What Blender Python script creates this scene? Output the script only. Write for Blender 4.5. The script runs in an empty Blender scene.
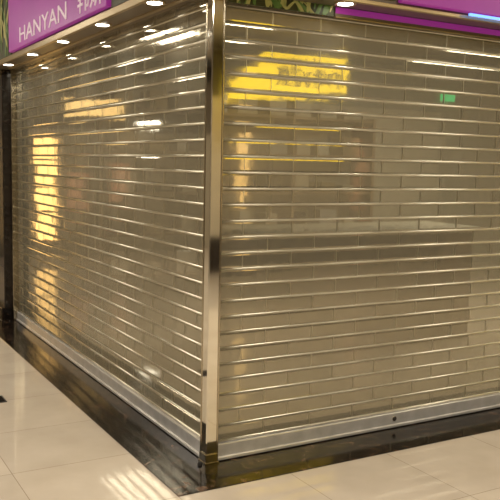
import bpy, bmesh, math, random
from mathutils import Vector, Matrix
random.seed(7)
scene = bpy.context.scene
scene.view_settings.view_transform = 'Standard'

# ------------------------------------------------------------ materials
def new_mat(name):
    m = bpy.data.materials.new(name); m.use_nodes = True
    nt = m.node_tree
    return m, nt, nt.nodes['Principled BSDF'], nt.nodes['Material Output']
def simple(name, col, rough=0.5, metal=0.0, emis=None, es=0.0, noise=0.0, nscale=8.0):
    m, nt, b, o = new_mat(name)
    b.inputs['Base Color'].default_value = (*col, 1)
    b.inputs['Roughness'].default_value = rough
    b.inputs['Metallic'].default_value = metal
    if emis:
        b.inputs['Emission Color'].default_value = (*emis, 1)
        b.inputs['Emission Strength'].default_value = es
    if noise > 0:
        tc = nt.nodes.new('ShaderNodeTexCoord'); n = nt.nodes.new('ShaderNodeTexNoise')
        n.inputs['Scale'].default_value = nscale; n.inputs['Detail'].default_value = 5
        r = nt.nodes.new('ShaderNodeValToRGB')
        r.color_ramp.elements[0].position = 0.3; r.color_ramp.elements[1].position = 0.7
        r.color_ramp.elements[0].color = (*[c*(1-noise) for c in col], 1)
        r.color_ramp.elements[1].color = (*[min(1, c*(1+noise)) for c in col], 1)
        nt.links.new(tc.outputs['Object'], n.inputs['Vector'])
        nt.links.new(n.outputs['Fac'], r.inputs['Fac'])
        nt.links.new(r.outputs['Color'], b.inputs['Base Color'])
    return m

def panel_mat():
    m, nt, b, o = new_mat('polycarbonate_panel')
    oi = nt.nodes.new('ShaderNodeNewGeometry')
    r = nt.nodes.new('ShaderNodeValToRGB')
    r.color_ramp.elements[0].color = (0.48, 0.445, 0.34, 1)
    r.color_ramp.elements[1].color = (0.53, 0.49, 0.38, 1)
    nt.links.new(oi.outputs['Random Per Island'], r.inputs['Fac'])
    nt.links.new(r.outputs['Color'], b.inputs['Base Color'])
    b.inputs['Metallic'].default_value = 0.65
    b.inputs['Roughness'].default_value = 0.045
    tc = nt.nodes.new('ShaderNodeTexCoord'); n = nt.nodes.new('ShaderNodeTexNoise')
    n.inputs['Scale'].default_value = 14; n.inputs['Detail'].default_value = 1
    bp = nt.nodes.new('ShaderNodeBump'); bp.inputs['Strength'].default_value = 0.03
    bp.inputs['Distance'].default_value = 0.01
    nt.links.new(tc.outputs['Object'], n.inputs['Vector'])
    nt.links.new(n.outputs['Fac'], bp.inputs['Height'])
    nt.links.new(bp.outputs['Normal'], b.inputs['Normal'])
    tr = nt.nodes.new('ShaderNodeBsdfTransparent'); tr.inputs['Color'].default_value = (0.96, 0.94, 0.87, 1)
    mx = nt.nodes.new('ShaderNodeMixShader'); mx.inputs['Fac'].default_value = 0.54
    nt.links.new(tr.outputs[0], mx.inputs[1]); nt.links.new(b.outputs[0], mx.inputs[2])
    nt.links.new(mx.outputs[0], o.inputs['Surface'])
    return m

def tile_mat():
    m, nt, b, o = new_mat('polished_tile')
    tc = nt.nodes.new('ShaderNodeTexCoord'); mp = nt.nodes.new('ShaderNodeMapping')
    mp.inputs['Location'].default_value = (0.30, 0.30, 0)
    br = nt.nodes.new('ShaderNodeTexBrick'); br.offset = 0.0; br.squash = 1.0
    br.inputs['Scale'].default_value = 1.0
    br.inputs['Brick Width'].default_value = 0.6; br.inputs['Row Height'].default_value = 0.6
    br.inputs['Mortar Size'].default_value = 0.0018; br.inputs['Mortar Smooth'].default_value = 0.1
    br.inputs['Color1'].default_value = (0.62, 0.54, 0.44, 1)
    br.inputs['Color2'].default_value = (0.67, 0.585, 0.475, 1)
    br.inputs['Mortar'].default_value = (0.36, 0.29, 0.22, 1)
    n = nt.nodes.new('ShaderNodeTexNoise'); n.inputs['Scale'].default_value = 3.5; n.inputs['Detail'].default_value = 8
    r = nt.nodes.new('ShaderNodeValToRGB')
    r.color_ramp.elements[0].color = (0.86, 0.84, 0.82, 1); r.color_ramp.elements[0].position = 0.3
    r.color_ramp.elements[1].color = (1, 1, 1, 1); r.color_ramp.elements[1].position = 0.7
    mul = nt.nodes.new('ShaderNodeMixRGB'); mul.blend_type = 'MULTIPLY'; mul.inputs[0].default_value = 1
    L = nt.links.new
    L(tc.outputs['Object'], mp.inputs['Vector']); L(mp.outputs[0], br.inputs['Vector'])
    L(tc.outputs['Object'], n.inputs['Vector']); L(n.outputs['Fac'], r.inputs['Fac'])
    L(br.outputs['Color'], mul.inputs[1]); L(r.outputs['Color'], mul.inputs[2])
    L(mul.outputs[0], b.inputs['Base Color'])
    b.inputs['Roughness'].default_value = 0.06
    b.inputs['IOR'].default_value = 1.7
    return m

def marble_mat():
    m, nt, b, o = new_mat('dark_emperador_marble')
    tc = nt.nodes.new('ShaderNodeTexCoord')
    n = nt.nodes.new('ShaderNodeTexNoise'); n.inputs['Scale'].default_value = 11; n.inputs['Detail'].default_value = 9
    n.inputs['Distortion'].default_value = 1.6
    r = nt.nodes.new('ShaderNodeValToRGB'); e = r.color_ramp.elements
    e[0].position = 0.42; e[0].color = (0.005, 0.0035, 0.003, 1)
    e[1].position = 0.72; e[1].color = (0.11, 0.06, 0.036, 1)
    x = e.new(0.56); x.color = (0.012, 0.008, 0.006, 1)
    nt.links.new(tc.outputs['Object'], n.inputs['Vector']); nt.links.new(n.outputs['Fac'], r.inputs['Fac'])
    nt.links.new(r.outputs['Color'], b.inputs['Base Color'])
    b.inputs['Roughness'].default_value = 0.12
    b.inputs['IOR'].default_value = 1.36
    return m

M_panel = panel_mat(); M_tile = tile_mat(); M_marble = marble_mat()
M_rod = simple('slat_rod_aluminium', (0.58, 0.54, 0.43), 0.28, 0.92)
M_back = simple('slat_joint_clip', (0.45, 0.41, 0.31), 0.3, 0.8)
M_chrome = simple('polished_steel', (0.92, 0.89, 0.80), 0.06, 1.0)
M_chrome_b = simple('polished_steel_edge', (0.50, 0.45, 0.35), 0.15, 1.0)
M_alu = simple('brushed_aluminium', (0.70, 0.68, 0.65), 0.26, 0.6, noise=0.10, nscale=14)
M_rubber = simple('black_rubber', (0.015, 0.013, 0.012), 0.6)
M_dark = simple('black_granite', (0.018, 0.013, 0.010), 0.12, noise=0.3)
M_purple = simple('purple_lightbox', (0.20, 0.02, 0.17), 0.35, emis=(0.34, 0.03, 0.28), es=0.42, noise=0.15, nscale=2)
M_white = simple('sign_lettering_white', (0.75, 0.62, 0.68), 0.4, emis=(1, 0.8, 0.9), es=0.15)
M_leafbg = simple('leaf_print_background', (0.045, 0.05, 0.015), 0.5)
M_leaf1 = simple('leaf_green_glow', (0.10, 0.16, 0.04), 0.5, emis=(0.13, 0.26, 0.04), es=0.1)  # faint emission added so the leaf print looks lit
M_leaf2 = simple('leaf_yellow_green_glow', (0.36, 0.33, 0.12), 0.5, emis=(0.4, 0.38, 0.08), es=0.12)  # lit look put into the print by emission
M_soffit = simple('soffit_brown', (0.14, 0.105, 0.07), 0.35)
M_trim = simple('brass_trim', (0.45, 0.35, 0.2), 0.3, 0.7)
M_lamp = simple('downlight_glow', (1, 1, 1), 0.5, emis=(1.0, 0.95, 0.86), es=16)
M_blue = simple('blue_led', (0.1, 0.2, 1), 0.5, emis=(0.15, 0.35, 1.0), es=2)
M_wall = simple('mall_wall_paint', (0.44, 0.38, 0.28), 0.6, noise=0.06)
M_walld = simple('mall_wall_dark', (0.20, 0.165, 0.115), 0.5, noise=0.1)
M_ceil = simple('ceiling_paint', (0.46, 0.41, 0.32), 0.7)
M_inner = simple('shop_inner_wall', (0.55, 0.51, 0.41), 0.7)
M_yellow = simple('yellow_banner_print_glow', (0.9, 0.65, 0.02), 0.5, emis=(1.0, 0.70, 0.0), es=3.6)  # emission added so the cloth shows bright in the shutter reflection
M_black = simple('black_lettering', (0.01, 0.01, 0.01), 0.5)
M_warm = simple('warm_lit_glass', (0.9, 0.6, 0.25), 0.3, emis=(1.0, 0.60, 0.20), es=5.5)
M_warm2 = simple('amber_sign', (0.9, 0.6, 0.25), 0.3, emis=(1.0, 0.68, 0.28), es=2.5)
M_pink = simple('poster_print_glow', (0.45, 0.25, 0.16), 0.5, emis=(0.8, 0.50, 0.30), es=0.5, noise=0.6, nscale=5)  # glow put into the print so posters show in reflections
M_green = simple('exit_sign_green', (0.05, 0.5, 0.2), 0.5, emis=(0.1, 0.9, 0.3), es=1.8)
M_wood = simple('shelf_wood', (0.25, 0.17, 0.09), 0.5, noise=0.2)

# ------------------------------------------------------------ helpers
def empty(name):
    e = bpy.data.objects.new(name, None); scene.collection.objects.link(e); return e
def obj_from_bm(name, bm, mats, parent=None, smooth=False):
    me = bpy.data.meshes.new(name); bm.to_mesh(me); bm.free()
    for m in (mats if isinstance(mats, (list, tuple)) else [mats]): me.materials.append(m)
    if smooth:
        for p in me.polygons: p.use_smooth = True
    o = bpy.data.objects.new(name, me); scene.collection.objects.link(o)
    if parent: o.parent = parent
    return o
def add_box(bm, lo, hi, mi=0, bev=0.0):
    lo, hi = Vector(lo), Vector(hi)
    c = (lo+hi)/2; s = hi-lo
    r = bmesh.ops.create_cube(bm, size=1.0, matrix=Matrix.Translation(c) @ Matrix.Diagonal((s.x, s.y, s.z, 1)))
    fs = set()
    for v in r['verts']:
        for f in v.link_faces: fs.add(f)
    for f in fs: f.material_index = mi
    if bev > 0:
        es = set(e for f in fs for e in f.edges)
        rr = bmesh.ops.bevel(bm, geom=list(es), offset=bev, segments=2, affect='EDGES', profile=0.5)
        for f in rr['faces']: f.material_index = mi
def box(name, lo, hi, mat, parent=None, bev=0.0):
    bm = bmesh.new(); add_box(bm, lo, hi, 0, bev); return obj_from_bm(name, bm, mat, parent)
def text(name, body, loc, rot, size, mat, parent, ext=0.004, width=None, bold=0.004):
    cu = bpy.data.curves.new(name, 'FONT'); cu.body = body; cu.size = size; cu.extrude = ext
    cu.offset = bold*size/0.2
    t = bpy.data.objects.new(name+'_tmp', cu); scene.collection.objects.link(t)
    bpy.context.view_layer.update()
    me = bpy.data.meshes.new_from_object(t.evaluated_get(bpy.context.evaluated_depsgraph_get()))
    bpy.data.objects.remove(t)
    me.materials.clear(); me.materials.append(mat)
    o = bpy.data.objects.new(name, me); scene.collection.objects.link(o)
    o.location = loc; o.rotation_euler = rot
    if width and len(me.vertices):
        xs = [v.co.x for v in me.vertices]; w = max(xs)-min(xs)
        o.scale = (width/max(w, 1e-3), 1, 1)
    o.parent = parent
    return o

H = 2.31      # soffit height
CEIL = 3.3
# ------------------------------------------------------------ room shell
box('floor', (-6, -8, -0.1), (7.5, 10, 0), M_tile)
box('ceiling', (-6, -8, CEIL), (7.5, 10, CEIL+0.1), M_ceil)
box('wall_left', (-6.1, -8, 0), (-6, 10, CEIL), M_walld)
box('wall_back', (-6.1, 10, 0), (7.6, 10.1, CEIL), M_walld)
box('wall_front', (-6.1, -8.1, 0), (7.6, -8, CEIL), M_walld)
box('wall_right', (7.5, -8, 0), (7.6, 10, CEIL), M_walld)

w = 0.30
def slab(name, pts):
    bm = bmesh.new()
    vs = [bm.verts.new((x, y, 0.0)) for x, y in pts]; vt = [bm.verts.new((x, y, 0.004)) for x, y in pts]
    n = len(pts)
    bm.faces.new(vt); bm.faces.new(vs[::-1])
    for i in range(n):
        j = (i+1) % n; bm.faces.new((vs[i], vs[j], vt[j], vt[i]))
    obj_from_bm(name, bm, M_marble)
slab('marble_border', [(-w, -w), (5.29, -w), (5.29, 0.10), (0.10, 0.10)])
slab('marble_border', [(-w, -w), (0.10, 0.10), (0.10, 3.99), (-0.135, 3.99), (-0.135, 5.6), (-w, 5.6)])

# ------------------------------------------------------------ roller shutters
PITCH = 0.0800
def shutter(name, length, to_world, z0, z1):
    """local: s along, d outward(+), z up"""
    root = empty(name)
    bm = bmesh.new(); rb = bmesh.new(); cb = bmesh.new()
    rows = int((z1-z0)/PITCH)+1
    BW = 0.29
    prof = [(-0.003, 0.0), (0.0035, 0.0), (0.0055, 0.0020), (0.0060, 0.008), (0.0061, 0.034),
            (0.0060, 0.060), (0.0055, 0.0660), (0.0035, 0.068), (-0.003, 0.068)]
    for r in range(rows):
        zb = z0 + r*PITCH + 0.006
        off = 0 if r % 2 == 0 else BW/2
        s = -off
        rowt = random.gauss(0, 0.0018)
        while s < length-0.01:
            a = max(s, 0.0)+0.0010; b = min(s+BW, length)-0.0010
            s += BW
            if b-a < 0.01: continue
            ty = random.gauss(0, 0.0022); tz = random.gauss(0, 0.0014)+rowt
            sm = (a+b)/2
            ends = []
            for ss in (a, b):
                ring = []
                for d, z in prof:
                    dd = d + (ss-sm)*ty + (z-0.036)*tz
                    ring.append(bm.verts.new(to_world((ss, dd, zb+z))))
                ends.append(ring)
            n = len(prof)
            for i in range(n):
                j = (i+1) % n
                bm.faces.new((ends[0][i], ends[0][j], ends[1][j], ends[1][i]))
            bm.faces.new(ends[0]); bm.faces.new(ends[1])
            if b < length-0.02:
                lo = to_world((b+0.0010-0.0013, -0.003, zb+0.001)); hi = to_world((b+0.0010+0.0013, 0.0066, zb+0.067))
                add_box(cb, [min(lo[k], hi[k]) for k in range(3)], [max(lo[k], hi[k]) for k in range(3)])
        zc = z0 + r*PITCH
        N = 14; R = 0.0062
        ra, rc = [], []
        for k in range(N):
            t = 2*math.pi*k/N
            ra.append(rb.verts.new(to_world((0.0, 0.002+R*math.cos(t), zc+R*math.sin(t)))))
            rc.append(rb.verts.new(to_world((length, 0.002+R*math.cos(t), zc+R*math.sin(t)))))
        for k in range(N):
            j = (k+1) % N; f = rb.faces.new((ra[k], ra[j], rc[j], rc[k])); f.smooth = True
        rb.faces.new(ra); rb.faces.new(rc)
    for b_ in (bm, rb, cb): bmesh.ops.recalc_face_normals(b_, faces=b_.faces)
    obj_from_bm('transparent_slats', bm, M_panel, root)
    obj_from_bm('slat_rods', rb, M_rod, root)
    obj_from_bm('slat_clips', cb, M_back, root)
    def lb(nm, lo, hi, mat, bev=0):
        a = to_world(lo); b = to_world(hi)
        return box(nm, [min(a[k], b[k]) for k in range(3)], [max(a[k], b[k]) for k in range(3)], mat, root, bev)
    lb('bottom_rail', (0.0, -0.02, 0.022), (length, 0.026, z0-0.008), M_alu, 0.004)
    lb('bottom_rail_lip', (0.0, 0.0, 0.008), (length, 0.036, 0.024), M_alu, 0.003)
    lb('rubber_seal', (0.0, -0.012, 0.004), (length, 0.030, 0.009), M_rubber)
    return root, lb

Z0 = 0.098
L1 = 3.90; L2 = 5.2; PW = 0.06
sl, lbl = shutter('roller_shutter', L1-0.0, lambda p: Vector((-p[1]+0.02, p[0]+PW-0.02, p[2])), Z0, H-0.04)
sr, lbr = shutter('roller_shutter', L2, lambda p: Vector((p[0]+PW-0.02, -p[1]+0.02, p[2])), Z0, H-0.04)
def cyl(name, c, axis, r, h, mat, parent, seg=24):
    bm = bmesh.new()
    q = Vector((0, 0, 1)).rotation_difference(Vector(axis)).to_matrix().to_4x4()
    bmesh.ops.create_cone(bm, cap_ends=True, segments=seg, radius1=r, radius2=r*0.92, depth=h, matrix=Matrix.Translation(c) @ q)
    return obj_from_bm(name, bm, mat, parent)
cyl('lock_ring', (1.20, -0.008, 0.058), (0, -1, 0), 0.015, 0.006, M_chrome_b, sr)
cyl('lock_core', (1.20, -0.012, 0.058), (0, -1, 0), 0.010, 0.004, M_rubber, sr)

# ------------------------------------------------------------ corner post
cp = empty('corner_post')
bm = bmesh.new()
add_box(bm, (-0.022, -0.022, 0.012), (PW-0.022, PW-0.022, H-0.002), 0, 0.005)
obj_from_bm('post_tube', bm, M_chrome, cp)
box('post_guide_channel_left', (-0.026, PW-0.024, 0.012), (0.0, PW-0.016, H-0.002), M_chrome_b, cp, 0.002)
box('post_guide_channel_right', (PW-0.024, -0.026, 0.012), (PW-0.016, 0.0, H-0.002), M_chrome_b, cp, 0.002)
box('post_base_plate', (-0.034, -0.034, 0.004), (PW-0.014, PW-0.014, 0.014), M_chrome_b, cp, 0.002)
box('post_base_shoe', (-0.030, -0.030, 0.013), (PW-0.018, PW-0.018, 0.055), M_chrome_b, cp, 0.003)
cyl('floor_bolt', (-0.052, -0.012, 0.010), (0, 0, 1), 0.012, 0.012, M_rubber, cp)

ep = empty('end_post')
bm = bmesh.new(); add_box(bm, (L2+0.042, -0.03, 0.004), (L2+0.089, 0.05, H-0.002), 0, 0.005)
obj_from_bm('post_tube', bm, M_chrome, ep)
bm = bmesh.new()
add_box(bm, (L2+0.10, -0.12, 0), (7.49, 0.09, H-0.002), 0, 0.01)
obj_from_bm('granite_pier', bm, M_dark)
gp = empty('granite_pillar')
box('pillar_shaft', (-0.10, 4.02, 0.0), (0.09, 5.6, H-0.002), M_dark, gp, 0.008)
box('pillar_guide', (-0.035, 3.95, 0.004), (0.03, 4.02, H-0.002), M_chrome_b, gp, 0.003)
for i in range(4):
    box('pillar_joint_%d' % i, (-0.104, 4.015, 0.5+0.55*i), (-0.09, 5.605, 0.506+0.55*i), M_rubber, gp)
box('pillar_base', (-0.13, 4.0, 0.0), (0.09, 5.61, 0.12), M_marble, gp, 0.004)

# ------------------------------------------------------------ fascia
P = 0.20
fs = empty('shop_fascia')
bm = bmesh.new()
add_box(bm, (-P, -P, H), (0.10, 5.6, CEIL), 0)
add_box(bm, (0.10, -P, H), (7.49, 0.10, CEIL), 0)
obj_from_bm('fascia_box', bm, M_soffit, fs)
box('trim_strip_left', (-P-0.012, -P-0.012, H-0.012), (-P+0.01, 5.6, H+0.028), M_trim, fs, 0.003)
box('trim_strip_right', (-P+0.01, -P-0.012, H-0.008), (7.49, -P+0.01, H+0.012), M_trim, fs, 0.003)
box('shutter_slot_left', (-0.06, 0.04, H-0.006), (-0.03, 3.94, H+0.002), M_trim, fs)

def leaf_panel(name, a, b, side, n, zlo=None, zhi=None, D=None, lens=(0.22, 0.42), wds=(0.014, 0.03)):
    root = empty(name)
    if zlo is None: zlo, zhi = H+0.03, CEIL-0.02
    if D is None: D = -P
    if side == 'L': box('backing', (D-0.010, a, zlo), (D, b, zhi), M_leafbg, root)
    else: box('backing', (a, D-0.010, zlo), (b, D, zhi), M_leafbg, root)
    for mi, mt in enumerate((M_leaf1, M_leaf2)):
        bm = bmesh.new()
        for k in range(n):
            s = random.uniform(a+0.03, b-0.03); z = random.uniform(zlo-0.05, zlo+(zhi-zlo)*0.6)
            ln = random.uniform(*lens); wd = random.uniform(*wds)
            ang = random.gauss(0, 0.45)
            lft, rgt = [], []
            for i in range(8):
                t = i/7; ww = wd*math.sin(math.pi*(0.06+0.94*t)**0.7) if t < 1 else 0
                cx = s + math.sin(ang)*ln*t + 0.05*math.sin(ang*2)*t*t; cz = z+math.cos(ang)*ln*t
                nx, nz = math.cos(ang), -math.sin(ang)
                for lst, q in ((lft, -1), (rgt, 1)):
                    ss = min(max(cx+q*ww*nx, a), b); zz = min(max(cz+q*ww*nz, zlo), zhi)
                    dep = D-0.012-0.0015*(k % 5)-0.001*mi
                    lst.append(bm.verts.new((dep, ss, zz) if side == 'L' else (ss, dep, zz)))
            for i in range(7):
                try: bm.faces.new((lft[i], rgt[i], rgt[i+1], lft[i+1]))
                except Exception: pass
        obj_from_bm('leaf_blades_%d' % mi, bm, mt, root)
    return root
leaf_panel('leaf_print_panel', 0.0-P, 0.84, 'L', 26)
leaf_panel('leaf_print_panel', 3.17, 5.55, 'L', 60)
leaf_panel('leaf_print_panel', 0.0-P+0.02, 0.92, 'R', 30)
leaf_panel('leaf_valance', 0.05, 0.66, 'R', 16, H-0.050, H-0.001, -0.03, (0.10, 0.2), (0.006, 0.012))
vp = empty('purple_valance')
box('valance_board', (0.67, -0.040, H-0.050), (5.2, -0.03, H-0.001), M_soffit, vp, 0.002)
box('valance_stripe', (0.67, -0.043, H-0.034), (5.2, -0.039, H-0.003), M_purple, vp)
box('valance_edge', (0.67, -0.044, H-0.055), (5.2, -0.026, H-0.050), M_trim, vp)

sg = empty('purple_signboard')
box('lightbox', (-P-0.035, 0.86, H+0.04), (-P, 3.15, CEIL-0.05), M_purple, sg, 0.006)
rotL = (math.radians(90), 0, math.radians(-90))
text('latin_lettering', 'HANYAN', (-P-0.036, 2.80, H+0.075), rotL, 0.16, M_white, sg, width=1.2, bold=0.0)
text('chinese_lettering', '\u97e9\u598d', (-P-0.036, 1.36, H+0.085), rotL, 0.22, M_white, sg, width=0.44, bold=0.0)
sg2 = empty('purple_signboard')
box('lightbox', (0.94, -P-0.035, H+0.022), (3.8, -P, CEIL-0.05), M_purple, sg2, 0.006)
text('latin_lettering', 'HANYAN', (1.3, -P-0.036, H+0.22), (math.radians(90), 0, 0), 0.24, M_white, sg2, width=1.25)
leaf_panel('leaf_print_panel', 3.82, 7.3, 'R', 50)
box('blue_led_strip', (1.40, -P-0.048, H+0.004), (3.6, -P-0.036, H+0.016), M_blue)

def downlight(x, y, z, e=9, r=0.045):
    root = empty('recessed_downlight')
    bm = bmesh.new()
    N = 28
    rings = []
    for rad, zz in ((r+0.014, z-0.001), (r+0.010, z-0.008), (r, z-0.006), (r*0.8, z-0.002)):
        rings.append([bm.verts.new((x+rad*math.cos(2*math.pi*k/N), y+rad*math.sin(2*math.pi*k/N), zz)) for k in range(N)])
    for i in range(3):
        for k in range(N):
            bm.faces.new((rings[i][k], rings[i][(k+1) % N], rings[i+1][(k+1) % N], rings[i+1][k]))
    obj_from_bm('trim_ring', bm, M_trim, root)
    cyl('lens', (x, y, z-0.004), (0, 0, 1), r*0.86, 0.006, M_lamp, root)
    ld = bpy.data.lights.new('bulb', 'SPOT'); ld.energy = e; ld.spot_size = math.radians(110); ld.spot_blend = 0.8
    ld.color = (1, 0.92, 0.78); ld.shadow_soft_size = 0.04
    lo = bpy.data.objects.new('bulb', ld); scene.collection.objects.link(lo); lo.location = (x, y, z-0.02); lo.parent = root
for y in (0.41, 1.2, 2.0, 2.8, 3.6): downlight(-0.135, y, H, 4)
for x in (0.66,): downlight(x, -0.135, H, 3)
downlight(2.7, -0.135, H, 3)

# ------------------------------------------------------------ unseen ceiling panels, added to light the mall
def fill_panel(x, y, sx, sy, e, col=(1, 0.92, 0.78)):
    root = empty('fill_light_panel')
    bm = bmesh.new()
    add_box(bm, (x-sx/2-0.04, y-sy/2-0.04, CEIL-0.03), (x+sx/2+0.04, y+sy/2+0.04, CEIL), 0, 0.005)
    obj_from_bm('frame', bm, M_alu, root)
    m = simple('fill_diffuser', (1, 1, 1), 0.5, emis=col, es=1.0)
    box('fill_diffuser', (x-sx/2, y-sy/2, CEIL-0.036), (x+sx/2, y+sy/2, CEIL-0.029), m, root)
    ld = bpy.data.lights.new('fill_area', 'AREA'); ld.shape = 'RECTANGLE'; ld.size = sx; ld.size_y = sy
    ld.energy = e; ld.color = col
    lo = bpy.data.objects.new('fill_area', ld); scene.collection.objects.link(lo); lo.location = (x, y, CEIL-0.05); lo.parent = root
fill_panel(-2.6, -1.0, 1.2, 1.2, 88)
fill_panel(-2.6, 3.0, 1.2, 1.2, 82)
fill_panel(-2.6, 7.0, 1.2, 1.2, 60)
fill_panel(1.6, -3.0, 1.2, 1.2, 88)
fill_panel(5.0, -3.0, 1.2, 1.2, 60)
fill_panel(-2.2, -5.0, 1.2, 1.2, 88)

# ------------------------------------------------------------ mall opposite side (seen in reflections)
yb = empty('hanging_banner')
bm = bmesh.new()
pf = [(2.75, 2.22), (3.3, 2.34), (4.50, 2.40), (4.50, 2.92), (3.3, 2.82), (2.75, 2.52)]
v0 = [bm.verts.new((x, -5.0, z)) for x, z in pf]; v1 = [bm.verts.new((x, -4.985, z)) for x, z in pf]
bm.faces.new(v0); bm.faces.new(v1[::-1])
for i in range(6):
    j = (i+1) % 6; bm.faces.new((v0[i], v1[i], v1[j], v0[j]))
bmesh.ops.recalc_face_normals(bm, faces=bm.faces)
obj_from_bm('banner_cloth', bm, M_yellow, yb)
text('banner_lettering', 'NEVER', (4.44, -4.980, 2.53), (math.radians(90), 0, math.radians(180)), 0.34, M_black, yb, width=1.0, bold=0.003)
for x in (3.4, 4.45): cyl('hanging_wire', (x, -4.99, (2.82+CEIL)/2), (0, 0, 1), 0.004, CEIL-2.82, M_rubber, yb, 8)

sf = empty('lit_shopfront')
box('portal', (-5.2, 9.0, 2.0), (-1.0, 9.4, 2.9), M_walld, sf)
box('sign_glow', (-2.9, 8.97, 2.20), (-1.95, 9.0, 2.48), M_warm2, sf)
box('sign_glow_small', (-3.50, 8.97, 2.08), (-3.2, 9.0, 2.16), M_lamp, sf)
box('lit_door_glass', (-1.78, 8.97, 0.25), (-1.48, 9.0, 1.85), M_warm, sf)
for k in range(3):
    box('glazing_bar_%d' % k, (-1.80, 8.95, 0.65+0.42*k), (-1.46, 8.97, 0.69+0.42*k), M_walld, sf)
box('jamb', (-1.44, 8.9, 0), (-1.0, 9.4, 2.0), M_walld, sf)
box('poster_a', (-2.30, 8.97, 0.7), (-1.98, 9.0, 1.3), M_pink, sf)
box('poster_b', (-3.0, 8.97, 0.8), (-2.7, 9.0, 1.45), M_pink, sf)
box('window_back', (-5.2, 9.0, 0), (-1.44, 9.1, 2.0), M_wall, sf)
box('wall_corridor', (0.0, 5.62, 0), (0.1, 10, CEIL), M_walld)

of = empty('opposite_shopfront')
box('facade', (-2.0, -6.4, 0), (7.4, -6.2, 2.4), M_wall, of)
for i, (x, c) in enumerate(((1.2, M_pink), (3.6, M_warm2), (5.6, M_pink))):
    box('display_%d' % i, (x, -6.2, 0.9), (x+0.18, -6.17, 1.9), c, of)
box('plinth', (-2.0, -6.2, 0.0), (7.4, -6.15, 0.5), M_dark, of)

# ------------------------------------------------------------ shop interior
box('wall_north', (0.1, 5.0, 0), (7.3, 5.1, CEIL), M_inner)
box('wall_east', (7.3, 0.12, 0), (7.4, 5.1, CEIL), M_inner)
dc = empty('display_counter')
box('cabinet', (1.2, 1.6, 0.0), (3.4, 2.2, 0.95), M_wood, dc, 0.01)
box('counter_top', (1.15, 1.55, 0.95), (3.45, 2.25, 1.0), M_inner, dc, 0.01)
sh = empty('display_shelf')
for x in (1.0, 2.2, 3.4, 4.6):
    box('upright', (x, 4.55, 0), (x+0.04, 4.99, 2.1), M_wood, sh)
for k in range(5):
    box('board_%d' % k, (1.04, 4.56, 0.25+0.45*k), (4.60, 4.98, 0.28+0.45*k), M_wood, sh)
    for q in range(9):
        x = 1.15+q*0.38+random.uniform(0, 0.08)
        box('box_%d_%d' % (k, q), (x, 4.62, 0.281+0.45*k), (x+random.uniform(0.14, 0.26), 4.9, 0.28+0.45*k+random.uniform(0.08, 0.24)),
            random.choice((M_inner, M_wall, M_dark, M_trim, M_alu)), sh, 0.004)
es_ = empty('exit_sign')
box('sign_plate', (6.12, 4.95, 2.44), (6.36, 4.995, 2.53), M_green, es_, 0.005)
ld = bpy.data.lights.new('shop_fill', 'AREA'); ld.size = 1.6; ld.energy = 150; ld.color = (1, 0.94, 0.78)  # added fill for the shop interior, no fixture modelled
lo = bpy.data.objects.new('shop_fill_light', ld); scene.collection.objects.link(lo); lo.location = (4.4, 2.0, CEIL-0.05)

fg = empty('floor_grate')
box('grate_plate', (-0.84, 1.46, 0.0), (-0.66, 1.60, 0.004), M_rubber, fg)
for i in range(5):
    box('grate_bar_%d' % i, (-0.83, 1.47+i*0.026, 0.004), (-0.67, 1.482+i*0.026, 0.007), M_dark, fg)

wd = bpy.data.worlds.new('world'); scene.world = wd; wd.use_nodes = True
wd.node_tree.nodes['Background'].inputs[0].default_value = (0.05, 0.047, 0.043, 1)

# ------------------------------------------------------------ camera
F = 788.0
cam = bpy.data.cameras.new('camera'); co = bpy.data.objects.new('camera', cam); scene.collection.objects.link(co)
cam.sensor_width = 36; cam.sensor_fit = 'HORIZONTAL'; cam.lens = F/500*36; cam.clip_start = 0.05
yaw = math.radians(60.05); pitch = math.radians(6.2); roll = math.radians(1.2)
fwd = Vector((math.cos(yaw)*math.cos(pitch), math.sin(yaw)*math.cos(pitch), -math.sin(pitch)))
rt = Vector((math.sin(yaw), -math.cos(yaw), 0)); up = rt.cross(fwd)
rt2 = rt*math.cos(roll)+up*math.sin(roll); up2 = rt2.cross(fwd)
R = Matrix((rt2, up2, -fwd)).transposed().to_4x4()
co.matrix_world = Matrix.Translation((-1.748, -3.413, 1.5)) @ R
scene.camera = co
